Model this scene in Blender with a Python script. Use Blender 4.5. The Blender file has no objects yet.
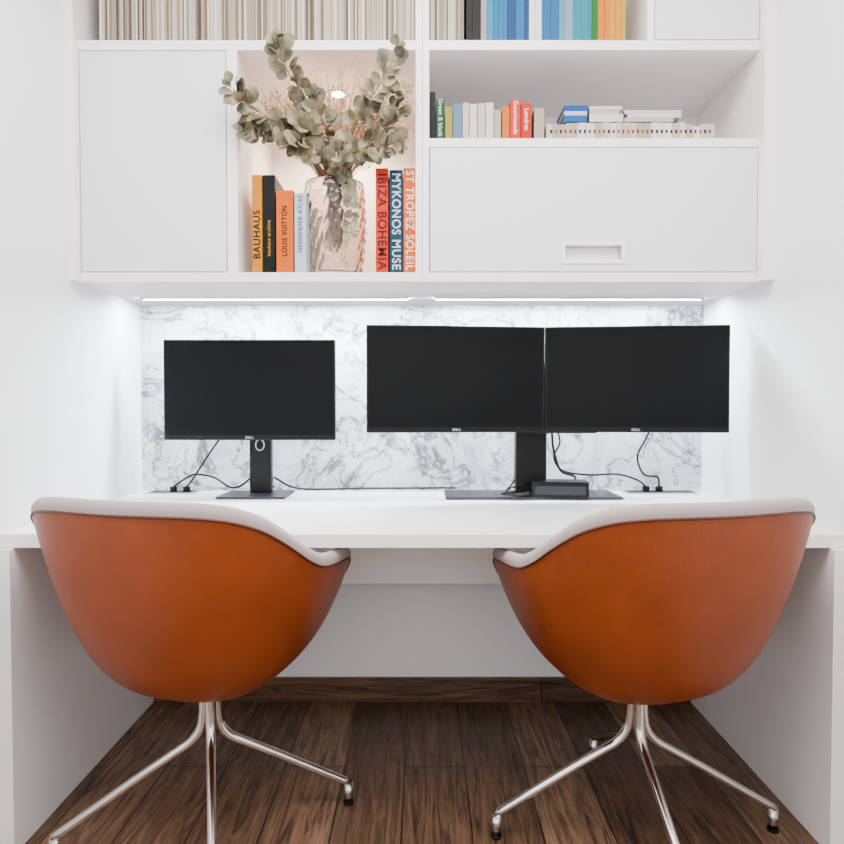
import bpy, bmesh, math, random
from mathutils import Vector, Matrix
random.seed(7)
scene = bpy.context.scene
COL = scene.collection

# ------------------------------------------------------------------ materials
def mat(name, col, rough=0.5, metal=0.0, spec=0.5, bump=0.0, bscale=200, emit=None, estr=0, var=0.0, coat=0.0, sheen=0.0, trans=0.0, ior=1.45):
    m = bpy.data.materials.new(name); m.use_nodes = True
    nt = m.node_tree; b = nt.nodes['Principled BSDF']
    b.inputs['Base Color'].default_value = (*col, 1)
    b.inputs['Roughness'].default_value = rough
    b.inputs['Metallic'].default_value = metal
    b.inputs['Specular IOR Level'].default_value = spec
    b.inputs['Coat Weight'].default_value = coat
    b.inputs['Sheen Weight'].default_value = sheen
    b.inputs['Transmission Weight'].default_value = trans
    b.inputs['IOR'].default_value = ior
    if emit:
        b.inputs['Emission Color'].default_value = (*emit, 1)
        b.inputs['Emission Strength'].default_value = estr
    tc = nt.nodes.new('ShaderNodeTexCoord')
    if var > 0:
        n = nt.nodes.new('ShaderNodeTexNoise'); n.inputs['Scale'].default_value = 9; n.inputs['Detail'].default_value = 5
        nt.links.new(tc.outputs['Object'], n.inputs['Vector'])
        mx = nt.nodes.new('ShaderNodeMix'); mx.data_type = 'RGBA'
        mx.inputs[6].default_value = (*[c*(1-var) for c in col], 1)
        mx.inputs[7].default_value = (*[min(1, c*(1+var)) for c in col], 1)
        nt.links.new(n.outputs['Fac'], mx.inputs[0]); nt.links.new(mx.outputs[2], b.inputs['Base Color'])
    if bump > 0:
        n2 = nt.nodes.new('ShaderNodeTexNoise'); n2.inputs['Scale'].default_value = bscale; n2.inputs['Detail'].default_value = 3
        nt.links.new(tc.outputs['Object'], n2.inputs['Vector'])
        bp = nt.nodes.new('ShaderNodeBump'); bp.inputs['Strength'].default_value = bump; bp.inputs['Distance'].default_value = 0.002
        nt.links.new(n2.outputs['Fac'], bp.inputs['Height']); nt.links.new(bp.outputs['Normal'], b.inputs['Normal'])
    return m

M_wall = mat('wall_paint', (0.86,0.868,0.88), 0.6, bump=0.05, bscale=300)
M_cab = mat('cabinet_lacquer', (0.86,0.82,0.825), 0.35)
M_door = mat('cabinet_door_lacquer', (0.70,0.70,0.715), 0.4)
M_desk = mat('desk_laminate', (0.88,0.86,0.86), 0.35)
M_black = mat('black_plastic', (0.0026,0.0026,0.003), 0.42, spec=0.22)
M_screen = mat('monitor_screen', (0.0024,0.0028,0.0033), 0.33, spec=0.11)
M_grey = mat('dark_grey_metal', (0.018,0.020,0.026), 0.4, metal=0.3)
M_silver = mat('silver', (0.6,0.6,0.62), 0.3, metal=0.8)
M_chrome = mat('polished_chrome', (0.76,0.72,0.69), 0.14, metal=1.0)
M_leather = mat('cognac_leather', (0.225,0.041,0.0065), 0.38, spec=0.30, bump=0.35, bscale=350, var=0.30)
M_piping = mat('leather_piping', (0.07,0.011,0.003), 0.5)
M_fabric = mat('beige_fabric', (0.36,0.292,0.275), 0.9, bump=0.4, bscale=600, sheen=0.1)
M_led = mat('led_strip_light', (1,1,1), 0.5, emit=(0.82,0.92,1.0), estr=750)
M_spotem = mat('spot_emitter', (1,1,1), 0.5, emit=(1.0,0.85,0.65), estr=80)
M_page = mat('paper_pages', (0.5,0.46,0.40), 0.8)
M_stem = mat('branch_bark', (0.14,0.085,0.045), 0.7)
M_dry = mat('dried_gypsophila', (0.40,0.25,0.12), 0.8)
M_glass = mat('textured_glass', (0.84,0.78,0.75), 0.12, trans=1.0, ior=1.45)

def leafmat():
    m = mat('eucalyptus_leaf', (0.3,0.3,0.2), 0.6)
    nt = m.node_tree; b = nt.nodes['Principled BSDF']
    tc = nt.nodes.new('ShaderNodeTexCoord'); n = nt.nodes.new('ShaderNodeTexNoise'); n.inputs['Scale'].default_value = 26
    nt.links.new(tc.outputs['Object'], n.inputs['Vector'])
    r = nt.nodes.new('ShaderNodeValToRGB')
    r.color_ramp.elements[0].position = 0.35; r.color_ramp.elements[0].color = (0.080,0.077,0.046,1)
    r.color_ramp.elements[1].position = 0.65; r.color_ramp.elements[1].color = (0.33,0.25,0.15,1)
    e = r.color_ramp.elements.new(0.5); e.color = (0.18,0.158,0.095,1)
    nt.links.new(n.outputs['Fac'], r.inputs[0]); nt.links.new(r.outputs[0], b.inputs['Base Color'])
    return m
M_leaf = leafmat()

def marblemat():
    m = bpy.data.materials.new('white_marble'); m.use_nodes = True
    nt = m.node_tree; b = nt.nodes['Principled BSDF']; L = nt.links.new
    b.inputs['Roughness'].default_value = 0.25
    tc = nt.nodes.new('ShaderNodeTexCoord')
    def noise(s, d, dist, rough=0.6):
        n = nt.nodes.new('ShaderNodeTexNoise'); n.inputs['Scale'].default_value = s; n.inputs['Detail'].default_value = d
        n.inputs['Distortion'].default_value = dist; n.inputs['Roughness'].default_value = rough
        L(tc.outputs['Object'], n.inputs['Vector']); return n
    def math_(op, a, v=None):
        k = nt.nodes.new('ShaderNodeMath'); k.operation = op
        if isinstance(a, (int, float)): k.inputs[0].default_value = a
        else: L(a, k.inputs[0])
        if v is not None:
            if isinstance(v, (int, float)): k.inputs[1].default_value = v
            else: L(v, k.inputs[1])
        return k.outputs[0]
    def vein(scale, dist, width):
        n = noise(scale, 8, dist)
        a = math_('ABSOLUTE', math_('SUBTRACT', n.outputs['Fac'], 0.5))
        mr = nt.nodes.new('ShaderNodeMapRange'); mr.inputs['From Min'].default_value = 0; mr.inputs['From Max'].default_value = width
        mr.inputs['To Min'].default_value = 1; mr.inputs['To Max'].default_value = 0; mr.interpolation_type = 'SMOOTHSTEP'
        L(a, mr.inputs['Value']); return mr.outputs[0]
    v1 = vein(3.2, 1.2, 0.028); v2 = vein(7.5, 0.8, 0.030)
    mk = noise(5.0, 3, 0.3)
    mr = nt.nodes.new('ShaderNodeMapRange'); mr.inputs['From Min'].default_value = 0.38; mr.inputs['From Max'].default_value = 0.60
    L(mk.outputs['Fac'], mr.inputs['Value'])
    cl = noise(4.5, 6, 1.0)
    mc = nt.nodes.new('ShaderNodeMapRange'); mc.inputs['From Min'].default_value = 0.40; mc.inputs['From Max'].default_value = 0.7; mc.inputs['To Max'].default_value = 0.55
    L(cl.outputs['Fac'], mc.inputs['Value'])
    s = math_('ADD', math_('MULTIPLY', v1, 0.65), math_('MULTIPLY', math_('MULTIPLY', v2, mr.outputs[0]), 0.75))
    s = math_('ADD', s, mc.outputs[0])
    s = math_('MINIMUM', s, 1.0)
    mx = nt.nodes.new('ShaderNodeMix'); mx.data_type = 'RGBA'
    mx.inputs[6].default_value = (0.74,0.745,0.775,1); mx.inputs[7].default_value = (0.12,0.118,0.135,1)
    L(s, mx.inputs[0]); L(mx.outputs[2], b.inputs['Base Color'])
    return m
M_marble = marblemat()

def woodmat(name, rot=True):
    m = bpy.data.materials.new(name); m.use_nodes = True
    nt = m.node_tree; b = nt.nodes['Principled BSDF']; L = nt.links.new
    b.inputs['Roughness'].default_value = 0.36; b.inputs['Specular IOR Level'].default_value = 0.35
    tc = nt.nodes.new('ShaderNodeTexCoord')
    mp = nt.nodes.new('ShaderNodeMapping')
    if rot: mp.inputs['Rotation'].default_value = (0,0,math.radians(90))
    mp.inputs['Location'].default_value = (0.4,0.05,0)
    L(tc.outputs['Object'], mp.inputs['Vector'])
    br = nt.nodes.new('ShaderNodeTexBrick'); br.offset = 0.37; br.inputs['Scale'].default_value = 1
    br.inputs['Brick Width'].default_value = 1.3; br.inputs['Row Height'].default_value = 0.172
    br.inputs['Mortar Size'].default_value = 0.0022; br.inputs['Mortar Smooth'].default_value = 0.2
    br.inputs['Color1'].default_value = (0.075,0.039,0.022,1); br.inputs['Color2'].default_value = (0.19,0.107,0.065,1)
    br.inputs['Mortar'].default_value = (0.006,0.003,0.002,1); br.inputs['Bias'].default_value = -0.1
    L(mp.outputs['Vector'], br.inputs['Vector'])
    mp2 = nt.nodes.new('ShaderNodeMapping'); mp2.inputs['Scale'].default_value = (3.0,34,34)
    L(mp.outputs['Vector'], mp2.inputs['Vector'])
    n = nt.nodes.new('ShaderNodeTexNoise'); n.inputs['Scale'].default_value = 1; n.inputs['Detail'].default_value = 10; n.inputs['Distortion'].default_value = 2.2; n.inputs['Roughness'].default_value=0.68
    L(mp2.outputs['Vector'], n.inputs['Vector'])
    r = nt.nodes.new('ShaderNodeValToRGB')
    r.color_ramp.elements[0].position = 0.35; r.color_ramp.elements[0].color = (0.25,0.24,0.23,1)
    r.color_ramp.elements[1].position = 0.66; r.color_ramp.elements[1].color = (1.9,1.88,1.85,1)
    L(n.outputs['Fac'], r.inputs[0])
    mx = nt.nodes.new('ShaderNodeMix'); mx.data_type = 'RGBA'; mx.blend_type = 'MULTIPLY'; mx.inputs[0].default_value = 1
    L(br.outputs['Color'], mx.inputs[6]); L(r.outputs[0], mx.inputs[7]); L(mx.outputs[2], b.inputs['Base Color'])
    bp = nt.nodes.new('ShaderNodeBump'); bp.inputs['Strength'].default_value = 0.3; bp.inputs['Distance'].default_value = 0.003
    L(n.outputs['Fac'], bp.inputs['Height']); L(bp.outputs['Normal'], b.inputs['Normal'])
    return m
M_floor = woodmat('dark_oak_planks')
M_base = woodmat('dark_oak_trim', rot=False)

_cm = {}
def cmat(col, dk=True):
    if dk:
        if (max(col)-min(col) > 0.2 or max(col) < 0.3): col = tuple((c**2.3)*0.50 for c in col)
        else: col = tuple((c**1.4)*0.74 for c in col)
    k = tuple(round(c,3) for c in col)
    if k not in _cm: _cm[k] = mat('cover_%d' % len(_cm), col, 0.5, spec=0.2)
    return _cm[k]

# ------------------------------------------------------------------ mesh helpers
def box(bm, x0,x1,y0,y1,z0,z1, mi=0):
    vs = [bm.verts.new(p) for p in [(x0,y0,z0),(x1,y0,z0),(x1,y1,z0),(x0,y1,z0),(x0,y0,z1),(x1,y0,z1),(x1,y1,z1),(x0,y1,z1)]]
    for f in [(0,3,2,1),(4,5,6,7),(0,1,5,4),(1,2,6,5),(2,3,7,6),(3,0,4,7)]:
        fc = bm.faces.new([vs[i] for i in f]); fc.material_index = mi
    return vs

def finish(bm, name, mats, parent=None, bevel=0, smooth=False, loc=None, rot=None, subsurf=0, recalc=False):
    if recalc: bmesh.ops.recalc_face_normals(bm, faces=bm.faces)
    me = bpy.data.meshes.new(name); bm.to_mesh(me); bm.free()
    for m in mats: me.materials.append(m)
    if smooth:
        for p in me.polygons: p.use_smooth = True
    o = bpy.data.objects.new(name, me); COL.objects.link(o)
    if parent: o.parent = parent
    if loc: o.location = loc
    if rot: o.rotation_euler = rot
    if bevel:
        md = o.modifiers.new('bevel','BEVEL'); md.width = bevel; md.segments = 2; md.limit_method = 'ANGLE'; md.angle_limit = math.radians(50)
    return o

def empty(name, loc=(0,0,0), rz=0):
    e = bpy.data.objects.new(name, None); COL.objects.link(e); e.location = loc; e.rotation_euler = (0,0,rz); e.empty_display_size = 0.1
    return e

def catmull(pts, n=8):
    P = [Vector(p) for p in pts]; P = [2*P[0]-P[1]] + P + [2*P[-1]-P[-2]]; out = []
    for i in range(1, len(P)-2):
        for k in range(n):
            t = k/n; a,b,c,d = P[i-1],P[i],P[i+1],P[i+2]
            out.append(0.5*((2*b)+(c-a)*t+(2*a-5*b+4*c-d)*t*t+(3*b-a-3*c+d)*t*t*t))
    out.append(P[-2].copy()); return out

def tube(bm, pts, r, segs=10, mi=0, closed=False, flat=1.0):
    pts = [Vector(p) for p in pts]; N = len(pts)
    rr = r if isinstance(r, (list,tuple)) else [r]*N
    rings = []; up = None
    for i,p in enumerate(pts):
        if closed: t = (pts[(i+1)%N]-pts[i-1])
        else: t = pts[min(i+1,N-1)]-pts[max(i-1,0)]
        t.normalize()
        if up is None:
            up = Vector((0,0,1)) if abs(t.z) < 0.9 else Vector((1,0,0))
        up = (up - t*up.dot(t)).normalized(); s = t.cross(up)
        rings.append([bm.verts.new(p + (s*math.cos(a)+up*math.sin(a)*flat)*rr[i]) for a in [2*math.pi*k/segs for k in range(segs)]])
    for i in range(N if closed else N-1):
        A,B = rings[i], rings[(i+1)%N]
        for k in range(segs):
            f = bm.faces.new([A[k],A[(k+1)%segs],B[(k+1)%segs],B[k]]); f.material_index = mi; f.smooth = True
    if not closed:
        for R in (rings[0], rings[-1]):
            f = bm.faces.new(R); f.material_index = mi

def cyl(bm, x,y,z0,z1,r,segs=24,mi=0,r2=None):
    r2 = r if r2 is None else r2
    A = [bm.verts.new((x+r*math.cos(2*math.pi*k/segs), y+r*math.sin(2*math.pi*k/segs), z0)) for k in range(segs)]
    B = [bm.verts.new((x+r2*math.cos(2*math.pi*k/segs), y+r2*math.sin(2*math.pi*k/segs), z1)) for k in range(segs)]
    for k in range(segs):
        f = bm.faces.new([A[k],A[(k+1)%segs],B[(k+1)%segs],B[k]]); f.material_index = mi; f.smooth = True
    f=bm.faces.new(A[::-1]); f.material_index = mi
    f=bm.faces.new(B); f.material_index = mi

def simple_box(name, x0,x1,y0,y1,z0,z1, m, bevel=0, parent=None):
    bm = bmesh.new(); box(bm,x0,x1,y0,y1,z0,z1)
    return finish(bm, name, [m], bevel=bevel, parent=parent)

# ------------------------------------------------------------------ room
W = 0.976; YF = -3.0; HC = 2.62
simple_box('floor', -2.2,2.2,-4.2,0.1,-0.05,0.0, M_floor)
simple_box('wall_back', -W-0.1,W+0.1,0.0,0.1,0.0,HC, M_wall)
simple_box('wall_left', -W-0.1,-W,YF,0.0,0.0,HC, M_wall)
simple_box('wall_right', W,W+0.1,YF,0.0,0.0,HC, M_wall)
simple_box('ceiling', -W-0.1,W+0.1,YF,0.1,HC,HC+0.08, M_wall)
simple_box('baseboard_back', -0.944,0.944,-0.016,0.0,0.0,0.085, M_base, bevel=0.002)
simple_box('marble_backsplash', -W,W,-0.012,0.0,0.745,1.389, M_marble)

# ------------------------------------------------------------------ desk
DF = -0.775
desk = empty('built_in_desk')
bm = bmesh.new()
box(bm,-W,W,DF,-0.012,0.712,0.745)
finish(bm,'desk_top',[M_desk],parent=desk,bevel=0.002)
bm = bmesh.new()
box(bm,-W,-0.944,-0.79,-0.0,0.0,0.7115); box(bm,0.944,W,-0.79,0.0,0.0,0.7115)
box(bm,-0.944,0.944,-0.27,-0.25,0.49,0.7115)
finish(bm,'desk_side_panels',[M_desk],parent=desk,bevel=0.001)

# ------------------------------------------------------------------ wall cabinet
cab = empty('wall_cabinet')
CF = -0.438; CT = 2.46; CS = CF-0.028
bm = bmesh.new()
box(bm,-W,-0.957,CS,-0.001,1.389,CT); box(bm,0.940,W,CS,-0.001,1.389,CT)
box(bm,-0.957,0.0005,CF,-0.001,1.389,1.4155); box(bm,0.0015,0.940,CF,-0.001,1.389,1.4155)
box(bm,-0.018,0.019,CF+0.003,-0.002,1.390,1.4155)
box(bm,-0.957,-0.017,CF,-0.018,2.031,2.058); box(bm,0.020,0.940,CF,-0.018,2.031,2.058)
box(bm,-0.018,0.0005,CF,-0.001,1.4155,CT); box(bm,0.0015,0.020,CF,-0.001,1.4155,CT)
box(bm,-0.545,-0.515,CF,-0.018,1.4155,2.031)
box(bm,0.020,0.940,CF,-0.018,1.764,1.788)
box(bm,0.626,0.646,CF,-0.018,2.058,CT-0.018)
box(bm,-0.957,-0.018,CF,-0.001,CT-0.018,CT); box(bm,0.020,0.940,CF,-0.001,CT-0.018,CT)
box(bm,-0.957,-0.018,-0.018,-0.001,1.4155,CT-0.018); box(bm,0.020,0.940,-0.018,-0.001,1.4155,CT-0.018)
finish(bm,'carcass',[M_cab],parent=cab,bevel=0.0008)
bm = bmesh.new()
g = 0.0025
box(bm,-0.957+g,-0.545-g,CF,CF+0.018,1.4155+g,2.031-g)
box(bm,0.646+g,0.940-g,CF,CF+0.018,2.058+g,CT-0.018-g)
finish(bm,'doors',[M_door],parent=cab,bevel=0.001)
bm = bmesh.new()
X0,X1,Z0,Z1 = 0.020+g,0.940-g,1.4155+g,1.764-g
hx0,hx1,hz0,hz1 = 0.402,0.560,1.450,1.490
box(bm,X0,hx0,CF,CF+0.018,Z0,Z1); box(bm,hx1,X1,CF,CF+0.018,Z0,Z1)
box(bm,hx0,hx1,CF,CF+0.018,Z0,hz0); box(bm,hx0,hx1,CF,CF+0.018,hz1,Z1)
bmesh.ops.remove_doubles(bm, verts=bm.verts, dist=1e-5)
finish(bm,'flap_door',[M_door],parent=cab)
bm = bmesh.new()
fr = 0.011
box(bm,hx0-fr,hx1+fr,CF-0.004,CF,hz1,hz1+fr); box(bm,hx0-fr,hx1+fr,CF-0.004,CF,hz0-fr,hz0)
box(bm,hx0-fr,hx0,CF-0.004,CF,hz0,hz1); box(bm,hx1,hx1+fr,CF-0.004,CF,hz0,hz1)
box(bm,hx0-0.001,hx1+0.001,CF+0.022,CF+0.026,hz0-0.001,hz1+0.001)
finish(bm,'recessed_pull',[M_desk],parent=cab,bevel=0.0015)
bm = bmesh.new()
box(bm,-0.90,-0.045,-0.175,-0.160,1.3845,1.389); box(bm,0.045,0.90,-0.175,-0.160,1.3845,1.389)
finish(bm,'under_cabinet_led_strips',[M_led],parent=cab)
bm = bmesh.new()
box(bm,-0.905,-0.040,-0.181,-0.175,1.383,1.389); box(bm,-0.905,-0.040,-0.160,-0.154,1.3855,1.389)
box(bm,0.040,0.905,-0.181,-0.175,1.383,1.389); box(bm,0.040,0.905,-0.160,-0.154,1.3855,1.389)
finish(bm,'led_profile',[M_silver],parent=cab)
sp = bmesh.new(); cyl(sp,-0.265,-0.19,2.027,2.031,0.026,32,0); cyl(sp,-0.265,-0.19,2.0255,2.027,0.019,32,1)
finish(sp,'recessed_spotlight',[M_silver,M_spotem],parent=cab)

# ------------------------------------------------------------------ books
def add_book(bm, mats, x0,x1,z0,z1,yf,depth,col, horizontal=False):
    m = cmat(col)
    if m not in mats: mats.append(m)
    i = mats.index(m); t = 0.0018; gap = 0.0004
    x0 += gap; x1 -= gap
    if not horizontal:
        box(bm,x0,x1,yf,yf+t,z0,z1,i)
        box(bm,x0,x0+t,yf+t,yf+depth,z0,z1,i); box(bm,x1-t,x1,yf+t,yf+depth,z0,z1,i)
        box(bm,x0+t,x1-t,yf+t,yf+depth-0.004,z0+0.0005,z1-0.004,0)
    else:
        box(bm,x0,x1,yf,yf+t,z0,z1,i)
        box(bm,x0,x1,yf+t,yf+depth,z0,z0+t,i); box(bm,x0,x1,yf+t,yf+depth,z1-t,z1,i)
        box(bm,x0+0.003,x1-0.003,yf+t,yf+depth-0.004,z0+t,z1-t,0)

def text(body, x, y, z, size, col, parent, down=True, horiz=False, name='spine_lettering', length=None, bold=0.55):
    c = bpy.data.curves.new(name,'FONT'); c.body = body; c.size = size; c.extrude = 0.0002; c.align_x = 'CENTER'; c.align_y = 'CENTER'; c.offset = 0.030*size*bold
    c.space_character = 1.12
    c.materials.append(cmat(col)); o = bpy.data.objects.new(name, c); COL.objects.link(o)
    o.location = (x,y,z)
    if horiz: o.rotation_euler = (math.radians(90),0,0)
    else: o.rotation_euler = (math.radians(90), math.radians(90 if down else -90), 0)
    if length:
        bpy.context.view_layer.update()
        o.scale = (length/max(1e-4,o.dimensions.x),1,1)
    o.parent = parent; return o

ZB = 1.4157
def px2x(px): return (px-421)/357.0
bk = empty('coffee_table_books')
bm = bmesh.new(); ms = [M_page]
yb = CF+0.02
for a,b,h,c in [(249,259.5,0.278,(0.92,0.60,0.12)),(260,272.5,0.278,(0.012,0.012,0.012)),(273.5,291,0.235,(0.98,0.46,0.04)),(292,304,0.228,(0.62,0.67,0.76))]:
    add_book(bm,ms,px2x(a),px2x(b),ZB,ZB+h,yb,0.24,c)
for a,b,h,c in [(374,387,0.297,(0.92,0.24,0.10)),(388,401.5,0.292,(0.06,0.29,0.39)),(402,415.0,0.297,(1.0,0.43,0.06))]:
    add_book(bm,ms,px2x(a),px2x(b),ZB,ZB+h,yb,0.24,c)
finish(bm,'books',ms,parent=bk,bevel=0.0008)
yt = yb-0.0005
text('BAUHAUS',px2x(254.2),yt,ZB+0.110,0.028,(0.03,0.02,0.02),bk,down=False,length=0.135)
text('bauhaus archive',px2x(266.2),yt,ZB+0.10,0.014,(0.8,0.6,0.2),bk,down=False)
text('LOUIS VUITTON',px2x(282.2),yt,ZB+0.12,0.021,(0.08,0.03,0.02),bk,down=False,length=0.14)
text('NEWSPAPER ATLAS',px2x(298.2),yt,ZB+0.14,0.017,(0.1,0.25,0.55),bk,down=False,length=0.16)
text('IBIZA BOHEMIA',px2x(380.5),yt,ZB+0.147,0.035,(0.40,0.03,0.02),bk,length=0.27)
text('MYKONOS MUSE',px2x(394.7),yt,ZB+0.147,0.034,(0.70,0.74,0.78),bk,length=0.27)
text('ST TROPEZ SOLEIL',px2x(408.4),yt,ZB+0.150,0.033,(0.95,0.87,0.78),bk,length=0.28)

rb = empty('shelf_books'); bm = bmesh.new(); ms = [M_page]
ZR = 1.7882; yr = CF+0.03
def p2(px): return (px-421)/352.0
lst = [(428.5,434.5,.142,(0.02,0.02,0.03)),(435,443.5,.122,(0.04,0.34,0.20)),(444,451.5,.10,(0.70,0.64,0.25)),(452,461,.108,(0.40,0.58,0.72)),
 (461.5,468,.112,(0.70,0.62,0.52)),(468.5,476,.108,(0.75,0.72,0.66)),(476.5,484,.11,(0.72,0.60,0.53)),(484.5,492.5,.112,(0.74,0.72,0.68)),(493,500,.092,(0.55,0.5,0.42)),
 (501,508.5,.10,(0.98,0.48,0.10)),(509,519.5,.120,(0.95,0.20,0.06)),(520,530.5,.112,(0.88,0.16,0.08)),(533,543,.096,(0.52,0.48,0.38))]
for a,b,h,c in lst: add_book(bm,ms,p2(a),p2(b),ZR,ZR+h,yr,0.14,c)
x = 545
while x < 711:
    w = random.uniform(5.0,9.5); c = random.choice([(0.76,0.74,0.72),(0.66,0.62,0.59),(0.82,0.81,0.80),(0.62,0.53,0.46),(0.52,0.48,0.43)])
    hh = random.uniform(0.048,0.058) if x<690 else random.uniform(0.045,0.056)
    if 563<x<680: hh = random.uniform(0.054,0.058)
    add_book(bm,ms,p2(x),p2(min(x+w,714)),ZR,ZR+hh,yr,0.11,c)
    x += w
add_book(bm,ms,p2(563),p2(586),ZR+0.0585,ZR+0.076,yr,0.11,(0.16,0.42,0.72),True)
add_book(bm,ms,p2(563),p2(586),ZR+0.0765,ZR+0.088,yr,0.11,(0.60,0.64,0.70),True)
add_book(bm,ms,p2(563),p2(587),ZR+0.0885,ZR+0.104,yr,0.11,(0.10,0.36,0.68),True)
add_book(bm,ms,p2(588),p2(622),ZR+0.0585,ZR+0.080,yr,0.11,(0.76,0.75,0.74),True)
add_book(bm,ms,p2(588),p2(618),ZR+0.0805,ZR+0.093,yr,0.11,(0.62,0.57,0.52),True)
add_book(bm,ms,p2(588),p2(621),ZR+0.0935,ZR+0.102,yr,0.11,(0.74,0.72,0.70),True)
add_book(bm,ms,p2(623),p2(672),ZR+0.0585,ZR+0.070,yr,0.11,(0.62,0.57,0.53),True)
add_book(bm,ms,p2(626),p2(680),ZR+0.0705,ZR+0.080,yr,0.11,(0.76,0.75,0.74),True)
add_book(bm,ms,p2(623),p2(680),ZR+0.0805,ZR+0.091,yr,0.11,(0.70,0.67,0.64),True)
for mcol in [(0.85,0.35,0.12),(0.7,0.15,0.12),(0.2,0.2,0.22)]:
    ms.append(cmat(mcol))
for i in range(34):
    xx = p2(549+i*4.8); box(bm,xx,xx+0.006,yr-0.0006,yr,ZR+0.026,ZR+0.036,len(ms)-1-random.randrange(3))
finish(bm,'books',ms,parent=rb)
text('Green & black',p2(439.3),yr-0.0005,ZR+0.07,0.016,(0.7,0.75,0.7),rb)
text('Gourmands',p2(514.3),yr-0.0005,ZR+0.07,0.018,(0.95,0.86,0.8),rb)
text('Londres',p2(525.3),yr-0.0005,ZR+0.065,0.017,(0.95,0.88,0.8),rb)

ub = empty('upper_shelf_books'); bm = bmesh.new(); ms=[M_page]
ZU = 2.0582
def p3(px): return (px-421)/362.0
x = 466
segs = [(487,[(0.02,0.02,0.025),(0.06,0.06,0.07),(0.03,0.03,0.03),(0.45,0.42,0.40)]),(508,[(0.04,0.50,0.72),(0.08,0.60,0.80)]),(530,[(0.05,0.46,0.70),(0.04,0.30,0.52),(0.15,0.60,0.80)]),
        (543,[(0.85,0.86,0.87)]),(566,[(0.15,0.58,0.78),(0.40,0.66,0.78),(0.07,0.45,0.68)]),(594,[(0.15,0.60,0.68),(0.08,0.50,0.62),(0.55,0.70,0.76)]),(600,[(0.16,0.50,0.16)]),(628,[(0.98,0.68,0.12),(1.0,0.56,0.10),(0.95,0.76,0.22)])]
for end,cs in segs:
    while x < end-2:
        w = min(random.uniform(5,9), end-x)
        add_book(bm,ms,p3(x),p3(x+w),ZU,ZU+random.uniform(0.20,0.25),CF+0.02+random.uniform(0,0.004),0.2,random.choice(cs)); x += w
finish(bm,'books',ms,parent=ub)

def magazines(name, xa, xb, seed):
    random.seed(seed); bm = bmesh.new()
    cols = [(0.42,0.36,0.29),(0.29,0.235,0.18),(0.15,0.11,0.08),(0.54,0.485,0.42),(0.07,0.05,0.038),(0.36,0.27,0.19),(0.58,0.55,0.51),(0.22,0.185,0.16)]
    ms = [cmat(c,False) for c in cols]; x = xa
    while x < xb-0.002:
        w = random.uniform(0.0025,0.006); w = min(w, xb-x)
        d = random.uniform(0,0.006)
        box(bm,x,x+w*0.9,CF+0.03+d,CF+0.28,2.0582,2.0582+random.uniform(0.26,0.29),random.choices(range(8),[6,5,4,5,2,5,3,5])[0])
        x += w
    return finish(bm,name,ms)
magazines('magazine_collection',-0.915,-0.0195,3)
magazines('magazine_collection',0.0215,0.120,5)

# ------------------------------------------------------------------ vase with eucalyptus
vx,vy = -0.262,-0.305
vase = empty('glass_vase_with_eucalyptus')
bm = bmesh.new(); NS,NH = 120,60; H = 0.285
def vr(t): return 0.074+0.014*math.sin(min(1,t*1.15)*math.pi*0.75)+0.004*t
rings=[]
for j in range(NH+1):
    t=j/NH; ring=[]
    for k in range(NS):
        a=2*math.pi*k/NS
        d=0.0065*(1-abs(math.sin(a*10+t*15)))*(1-abs(math.sin(a*10-t*15)))+0.002*abs(math.sin(a*10+t*15)) if 0.03<t<0.95 else 0
        r=vr(t)+d
        ring.append(bm.verts.new((vx+r*math.cos(a),vy+r*math.sin(a),ZB+0.0005+t*H)))
    rings.append(ring)
inner=[]
for j in range(NH,1,-4):
    t=j/NH
    inner.append([bm.verts.new((vx+(vr(t)-0.005)*math.cos(2*math.pi*k/NS),vy+(vr(t)-0.005)*math.sin(2*math.pi*k/NS),ZB+0.0005+t*H)) for k in range(NS)])
allr = rings+inner
for A,B in zip(allr[:-1],allr[1:]):
    for k in range(NS): bm.faces.new([A[k],A[(k+1)%NS],B[(k+1)%NS],B[k]])
bm.faces.new(rings[0][::-1]); bm.faces.new(inner[-1])
finish(bm,'vase',[M_glass],parent=vase,smooth=True,recalc=True)

random.seed(21)
stems = [
 [(-.262,-.30,1.50),(-.262,-.31,1.69),(-.32,-.40,1.80),(-.44,-.47,1.84),(-.515,-.50,1.90)],
 [(-.255,-.29,1.50),(-.265,-.31,1.70),(-.315,-.42,1.88),(-.37,-.475,1.96),(-.385,-.50,2.025)],
 [(-.250,-.30,1.50),(-.25,-.32,1.70),(-.18,-.43,1.84),(-.11,-.47,1.93),(-.066,-.48,2.01)],
 [(-.255,-.31,1.50),(-.25,-.33,1.70),(-.14,-.42,1.79),(-.08,-.46,1.83),(-.05,-.47,1.91)],
 [(-.270,-.30,1.50),(-.28,-.33,1.69),(-.375,-.42,1.79),(-.45,-.46,1.80),(-.49,-.48,1.80)],
 [(-.262,-.30,1.50),(-.262,-.34,1.70),(-.27,-.41,1.82),(-.31,-.45,1.90)],
 [(-.262,-.30,1.52),(-.255,-.35,1.70),(-.20,-.42,1.75),(-.12,-.45,1.755),(-.06,-.46,1.77)],
 [(-.262,-.30,1.52),(-.27,-.34,1.70),(-.31,-.42,1.79),(-.35,-.46,1.83)],
 [(-.262,-.30,1.52),(-.27,-.34,1.68),(-.28,-.42,1.745),(-.33,-.455,1.765),(-.37,-.46,1.76)],
 [(-.235,-.28,1.45),(-.225,-.33,1.60),(-.235,-.35,1.69),(-.24,-.42,1.74),(-.21,-.45,1.77)],
]
bm = bmesh.new()
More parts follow.
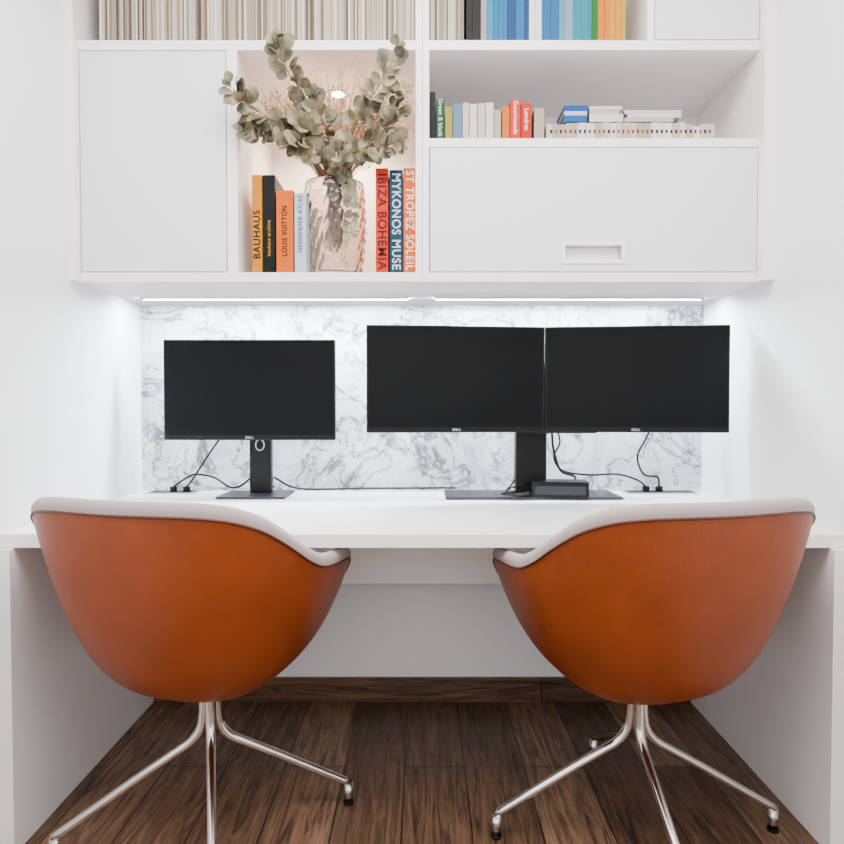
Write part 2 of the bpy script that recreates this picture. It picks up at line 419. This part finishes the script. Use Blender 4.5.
def leaf(bm, p, d, nrm, L, Wd):
    d = d.normalized(); nrm = (nrm - d*nrm.dot(d)).normalized(); s = d.cross(nrm)
    prof = [(0,0.05),(0.15,0.55),(0.38,0.95),(0.62,1.0),(0.85,0.68),(1.0,0.1)]
    rows=[]
    for (u,w) in prof:
        c = p + d*(u*L) + nrm*(-0.12*L*(u*u))
        rows.append([bm.verts.new(c - s*(w*Wd) + nrm*0.12*w*Wd), bm.verts.new(c), bm.verts.new(c + s*(w*Wd) + nrm*0.12*w*Wd)])
    for A,B in zip(rows[:-1],rows[1:]):
        for k in (0,1):
            f=bm.faces.new([A[k],A[k+1],B[k+1],B[k]]); f.material_index=1; f.smooth=True
def rv():
    return Vector((random.uniform(-1,1),random.uniform(-1,1),random.uniform(-1,1)))
for si,s in enumerate(stems):
    P = catmull(s,9); n=len(P)
    tube(bm,P,[0.0026*(1-0.7*i/n) for i in range(n)],6,0)
    start = int(n*0.46) if si<9 else int(n*0.3)
    for i in range(start,n):
        t = (P[min(i+1,n-1)]-P[max(i-1,0)]).normalized()
        for rep in range(2):
            if random.random()<0.12: continue
            side = t.cross(rv()).normalized()
            if side.y > 0.35: side.y *= -0.5
            d = (side + t*0.45 + Vector((0,0,-0.15))).normalized()
            L = random.uniform(0.029,0.046)*(1.0 if i<n-2 else 0.75)
            p = P[i] + rv()*0.004
            tube(bm,[P[i],p+d*0.006],0.0008,4,0)
            q = p+d*0.006
            nr = Vector((random.uniform(-.9,.9),-1,random.uniform(-.9,.9)))
            e = q+d*L
            if (e.z>2.02 or q.z>2.02) and max(e.y,q.y)>-0.445: continue
            if (e.x<-0.50) and max(e.y,q.y)>-0.445: continue
            leaf(bm,q,d,nr,L,L*random.uniform(0.36,0.5))
    leaf(bm,P[-1],(P[-1]-P[-2]),Vector((0.2,-1,0.2)),0.028,0.011)
P = catmull([(-.245,-.33,1.705),(-.225,-.39,1.71),(-.205,-.405,1.65),(-.20,-.408,1.58),(-.205,-.405,1.52)],7)
tube(bm,P,0.0012,6,0)
for i in range(5,len(P)):
    for sgn in (-1,1):
        if random.random()<0.25: continue
        d = Vector((sgn*0.8,-0.1,-0.5+random.uniform(-.2,.2)))
        leaf(bm,P[i],d,Vector((random.uniform(-.4,.4),-1,random.uniform(-.4,.4))),random.uniform(.020,.030),random.uniform(.008,.013))
finish(bm,'eucalyptus_branches',[M_stem,M_leaf],parent=vase)

bm = bmesh.new()
for i in range(210):
    ang = random.uniform(-0.85,0.85); L = random.uniform(0.18,0.36)
    fwd = random.uniform(-0.14,0.08)
    a = Vector((vx+random.uniform(-.03,.03),vy+random.uniform(-.02,.02),1.50+random.uniform(0,.1)))
    b = Vector((vx+0.035*ang,vy,1.70)); 
    c = Vector((max(-.50,min(-.03,vx+math.sin(ang)*L*0.95)),vy+fwd,1.69+math.cos(ang)*L*0.95))
    if c.z>2.02: c.z=2.02-random.uniform(0,.03)
    m_ = (b+c)/2+Vector((0,0,0.01))
    P = catmull([a,b,m_,c],4)
    tube(bm,P,0.0008,3,0)
    for k in range(12):
        u = random.uniform(0.40,1.0); base = b.lerp(c,u)
        tip = base+Vector((random.uniform(-.024,.024),random.uniform(-.02,.02),random.uniform(0,.028)))
        if tip.z>2.022 or tip.x>-.022 or tip.x<-.51: continue
        tube(bm,[base,tip],0.0006,3,0)
        bmesh.ops.create_icosphere(bm,subdivisions=1,radius=random.uniform(0.0016,0.0032),matrix=Matrix.Translation(tip))
finish(bm,'dried_gypsophila',[M_dry],parent=vase)

# ------------------------------------------------------------------ monitors
def panel(parent, cx, cy, z0, z1, w, ang, name='screen_panel'):
    bm = bmesh.new(); h=w/2; T=0.022
    box(bm,-h,h,-T/2,T/2,z0,z1,0)
    box(bm,-h*0.55,h*0.55,T/2,T/2+0.028,z0+0.05,z1-0.06,0)
    ob = finish(bm,name,[M_black],parent=parent,bevel=0.003,loc=(cx,cy,0),rot=(0,0,ang))
    bm = bmesh.new(); box(bm,-h+0.006,h-0.006,-T/2-0.0006,-T/2,z0+0.017,z1-0.006,0)
    s = finish(bm,'display_glass',[M_screen],parent=parent,loc=(cx,cy,0),rot=(0,0,ang))
    t = text('DELL',0,0,0,0.011,(0.7,0.7,0.72),parent,horiz=True,name='bezel_badge',bold=0.3)
    R = Matrix.Rotation(ang,3,'Z'); off = R@Vector((0,-T/2-0.0006,0))
    t.location = (cx+off.x,cy+off.y,z0+0.0085); t.rotation_euler=(math.radians(90),0,ang)

D0 = 0.7452
m1 = empty('computer_monitor')
panel(m1,-0.553,-0.18,0.931,1.253,0.550,0.0)
bm = bmesh.new()
box(bm,-0.655,-0.435,-0.225,-0.055,D0,D0+0.008,0)
finish(bm,'stand_base',[M_grey],parent=m1,bevel=0.003)
bm = bmesh.new()
box(bm,-0.572,-0.500,-0.125,-0.095,D0+0.008,1.12,0)
box(bm,-0.60,-0.475,-0.155,-0.125,1.03,1.15,0)
finish(bm,'stand_column',[M_black],parent=m1,bevel=0.004)
bm = bmesh.new()
ring = [( -0.536+0.014*math.cos(a), -0.1275, 0.912+0.018*math.sin(a)) for a in [2*math.pi*k/24 for k in range(24)]]
tube(bm,ring,0.0018,6,0,closed=True)
finish(bm,'cable_hole_ring',[M_silver],parent=m1)

m2 = empty('dual_monitor_setup')
a = math.atan2(0.055,0.547)
panel(m2,0.1045,-0.288,0.960,1.284,0.546,a)
panel(m2,0.6510,-0.288,0.960,1.284,0.546,-a)
bm = bmesh.new()
box(bm,0.075,0.635,-0.235,-0.055,D0,D0+0.009,0)
finish(bm,'stand_base',[M_grey],parent=m2,bevel=0.003)
bm = bmesh.new()
box(bm,0.305,0.405,-0.165,-0.120,D0+0.009,1.17,0)
box(bm,0.08,0.68,-0.200,-0.165,1.08,1.13,0)
box(bm,0.07,0.17,-0.235,-0.165,1.06,1.15,0); box(bm,0.60,0.70,-0.235,-0.165,1.06,1.15,0)
box(bm,0.30,0.56,-0.20,-0.17,0.953,0.963,0)
finish(bm,'stand_column',[M_black],parent=m2,bevel=0.004)

bm = bmesh.new(); box(bm,-0.088,0.088,-0.042,0.042,0,0.048); box(bm,-0.078,0.078,-0.0425,-0.042,0.008,0.034,1)
finish(bm,'docking_station',[M_black,M_grey],bevel=0.006,loc=(0.438,-0.200,D0+0.0095),rot=(0,0,math.radians(-6)))

bm = bmesh.new()
def cable(pts,r=0.0034): tube(bm,catmull(pts,8),r,8,0)
cable([(-.64,-.13,.97),(-.672,-.12,.93),(-.72,-.10,.87),(-.775,-.09,.79),(-.80,-.075,.766)])
cable([(-.535,-.10,.905),(-.56,-.09,.82),(-.63,-.09,.765),(-.70,-.09,.80),(-.76,-.085,.81),(-.795,-.07,.80),(-.845,-.07,.766)])
cable([(-.50,-.085,.80),(-.42,-.045,.757),(-.2,-.04,.757),(.05,-.03,.757),(.12,-.03,.757)])
finish(bm,'power_cable',[M_black],parent=m1)
bm = bmesh.new()
cable([(.44,-.15,.97),(.455,-.13,.92),(.44,-.11,.87),(.47,-.11,.825),(.56,-.10,.81),(.66,-.08,.81),(.73,-.07,.79),(.765,-.06,.766)])
cable([(.76,-.12,.97),(.745,-.11,.93),(.725,-.09,.87),(.75,-.08,.81),(.80,-.07,.80),(.81,-.06,.766)])
cable([(.42,-.17,.96),(.43,-.15,.90),(.455,-.14,.83),(.50,-.14,.81),(.50,-.16,.802)],0.004)
cable([(.33,-.11,.85),(.30,-.14,.79),(.27,-.20,.768),(.30,-.235,.765),(.345,-.225,.770)],0.003)
cable([(.335,-.25,.768),(.29,-.255,.763),(.265,-.22,.767),(.29,-.18,.777),(.33,-.175,.785)],0.003)
cable([(.335,-.235,.770),(.28,-.255,.764),(.25,-.23,.764),(.31,-.20,.768)],0.003)
finish(bm,'power_and_video_cables',[M_black],parent=m2)
def socket(name,x0,x1,plugs):
    bm = bmesh.new()
    box(bm,x0,x1,-0.10,-0.03,D0,D0+0.004,0)
    box(bm,x0+0.008,x1-0.008,-0.094,-0.036,D0+0.004,D0+0.005,1)
    for p in plugs: cyl(bm,p,-0.07 if p<0 else -0.06,D0+0.005,D0+0.022,0.012,16,1)
    finish(bm,name,[M_silver,M_black],bevel=0.0008)
socket('desk_power_socket',-0.93,-0.77,[-0.80,-0.845])
socket('desk_power_socket',0.69,0.93,[0.765,0.81])

# ------------------------------------------------------------------ chairs
RIM = [(0,.829),(20,.830),(34,.828),(46,.814),(56,.782),(66,.736),(76,.700),(86,.682),(98,.675),(110,.670),(121,.660),(129,.61),(138,.545),(150,.50),(165,.482),(180,.478)]
def rimh(d):
    d=abs(d)
    for (a,ha),(b,hb) in zip(RIM[:-1],RIM[1:]):
        if d<=b:
            t=(d-a)/(b-a); return ha+(hb-ha)*t
    return RIM[-1][1]
def rimsm(d):
    return sum(rimh(min(180,abs(d+k))) for k in (-6,-3,0,3,6))/5.0
H0,HR,KK,GS = 0.376,0.454,0.262,1.0
def Rp(phi):
    c,s=math.cos(phi),math.sin(phi); b=0.308 if c>0 else 0.40; aa=0.358
    n=2.5 if c>0 else 2.5+0.5*min(1,-c*2)
    return 1/((abs(c)/b)**n+(abs(s)/aa)**n)**(1/n)
def outer(phi,u):
    d=math.degrees(phi); d=(d+180)%360-180
    q=(rimsm(d)-H0)/HR; gr=GS*q**KK; gg=gr*u
    h=H0+HR*(gg/GS)**(1/KK); R=Rp(phi)*gg
    return Vector((R*math.sin(phi),-R*math.cos(phi),h))
def chair(loc, rz, base_ang, sx):
    ch = empty('swivel_tub_chair',loc)
    NP,NU=144,26; TH=0.030
    bm=bmesh.new()
    us=[(i/NU)**0.75 for i in range(NU+1)]
    def nrm(phi,u):
        e=1e-3; u=max(0.02,u)
        a=outer(phi+e,u)-outer(phi-e,u); b=outer(phi,u+e)-outer(phi,u-e)
        n=a.cross(b).normalized()
        c=outer(phi,u)-Vector((0,0,0.75))
        return n if n.dot(c)>0 else -n
    O=[];I=[]
    for i in range(1,NU+1):
        O.append([]);I.append([])
        for k in range(NP):
            phi=2*math.pi*k/NP
            p=outer(phi,us[i]); n=nrm(phi,us[i])
            O[-1].append(bm.verts.new(p)); I[-1].append(bm.verts.new(p-n*TH))
    c0=bm.verts.new((0,0,H0)); c1=bm.verts.new((0,0,H0+TH))
    rims=[]
    for (f,l) in [(0.02,0.010),(0.10,0.018),(0.28,0.024),(0.5,0.0265),(0.75,0.024),(0.92,0.017),(1.0,0.008)]:
        row=[]
        for k in range(NP):
            phi=2*math.pi*k/NP; p=outer(phi,1); n=nrm(phi,1)
            t=(outer(phi,1)-outer(phi,0.98)).normalized()
            row.append(bm.verts.new(p-n*TH*f+t*l))
        rims.append(row)
    def strip(A,B,mi):
        for k in range(NP):
            f=bm.faces.new([A[k],A[(k+1)%NP],B[(k+1)%NP],B[k]]); f.material_index=mi; f.smooth=True
    for k in range(NP):
        f=bm.faces.new([c0,O[0][(k+1)%NP],O[0][k]]); f.material_index=0; f.smooth=True
        f=bm.faces.new([c1,I[0][k],I[0][(k+1)%NP]]); f.material_index=1; f.smooth=True
    for A,B in zip(O[:-1],O[1:]): strip(A,B,0)
    seq=[O[-1]]+rims+[I[-1]]
    for A,B in zip(seq[:-1],seq[1:]): strip(A,B,1)
    for A,B in zip(I[:-1],I[1:]): strip(B,A,1)
    off = Matrix.Rotation(rz,3,'Z')@Vector((0,-0.03,0)) + Vector((sx,0,0))
    finish(bm,'shell',[M_leather,M_fabric],parent=ch,rot=(0,0,rz),loc=off,recalc=True)
    bm=bmesh.new()
    tube(bm,[outer(2*math.pi*k/NP,1)+nrm(2*math.pi*k/NP,1)*0.0006 for k in range(NP)],0.0028,8,0,closed=True)
    finish(bm,'piping',[M_piping],parent=ch,rot=(0,0,rz),loc=off)
    bm=bmesh.new(); rows=[]
    for (f,h) in [(0.50,.430),(0.80,.440),(0.96,.452),(1.0,.470),(0.97,.486),(0.86,.497),(0.5,.503)]:
        rows.append([bm.verts.new((0.178*f*math.copysign(abs(math.cos(x))**0.85,math.cos(x)),0.04+0.165*f*math.copysign(abs(math.sin(x))**0.85,math.sin(x)),h)) for x in [2*math.pi*k/48 for k in range(48)]])
    for A,B in zip(rows[:-1],rows[1:]):
        for k in range(48):
            f=bm.faces.new([A[k],A[(k+1)%48],B[(k+1)%48],B[k]]); f.smooth=True
    bm.faces.new(rows[0][::-1]); f=bm.faces.new(rows[-1]); f.smooth=True
    finish(bm,'seat_cushion',[M_fabric],parent=ch,rot=(0,0,rz),loc=off)
    bm=bmesh.new()
    cyl(bm,0,0,0.235,0.385,0.017,24,0); cyl(bm,0,0,0.362,0.378,0.04,32,1)
    for k in range(4):
        th=base_ang+k*math.pi/2; cx,sx_=math.cos(th),math.sin(th)
        prof=[(0.014,0.345),(0.015,0.300),(0.022,0.260),(0.044,0.230),(0.080,0.208),(0.16,0.163),(0.25,0.110),(0.345,0.054)]
        P=catmull([(r*cx,r*sx_,h) for r,h in prof],5); n=len(P)
        tube(bm,P,[0.0135-0.0035*i/n for i in range(n)],12,0)
        fx,fy=0.341*cx,0.341*sx_
        cyl(bm,fx,fy,0.006,0.054,0.0115,16,0); cyl(bm,fx,fy,0.0,0.007,0.0135,16,1)
    finish(bm,'four_star_base',[M_chrome,M_black],parent=ch)
    return ch
chair((-0.516,-0.70,0.0), math.radians(-15), math.atan2(.11,.33), 0.005)
chair((0.520,-0.712,0.0), math.radians(15), math.atan2(.024,.687), -0.012)

# ------------------------------------------------------------------ lights
def area(name,loc,rot,sx,sy,e,col=(1,1,1)):
    l=bpy.data.lights.new(name,'AREA'); l.shape='RECTANGLE'; l.size=sx; l.size_y=sy; l.energy=e; l.color=col
    o=bpy.data.objects.new(name,l); COL.objects.link(o); o.location=loc; o.rotation_euler=[math.radians(r) for r in rot]; return o
area('ceiling_light_panel',(0,-1.55,2.6),(0,0,0),1.3,1.2,84,(1,0.97,0.94))
area('front_fill_light',(0,-4.0,1.7),(90,0,0),2.6,2.0,52,(1,0.96,0.93))  # added frontal fill from behind the camera, no actual window there
s=bpy.data.lights.new('niche_spotlight_lamp','SPOT'); s.energy=34; s.spot_size=math.radians(140); s.spot_blend=0.8; s.color=(1,0.78,0.54); s.shadow_soft_size=0.02
o=bpy.data.objects.new('niche_spotlight_lamp',s); COL.objects.link(o); o.location=(-0.265,-0.19,2.015)

w=bpy.data.worlds.new('world'); scene.world=w; w.use_nodes=True
bg=w.node_tree.nodes['Background']; bg.inputs[0].default_value=(0.95,0.97,1,1); bg.inputs[1].default_value=0.55

cd=bpy.data.cameras.new('camera'); cam=bpy.data.objects.new('camera',cd); COL.objects.link(cam)
cam.location=(0.0,-2.26,1.04); cam.rotation_euler=(math.radians(90-1.4),0,0)
cd.sensor_width=36; cd.lens=27.55; cd.clip_start=0.05
scene.camera=cam
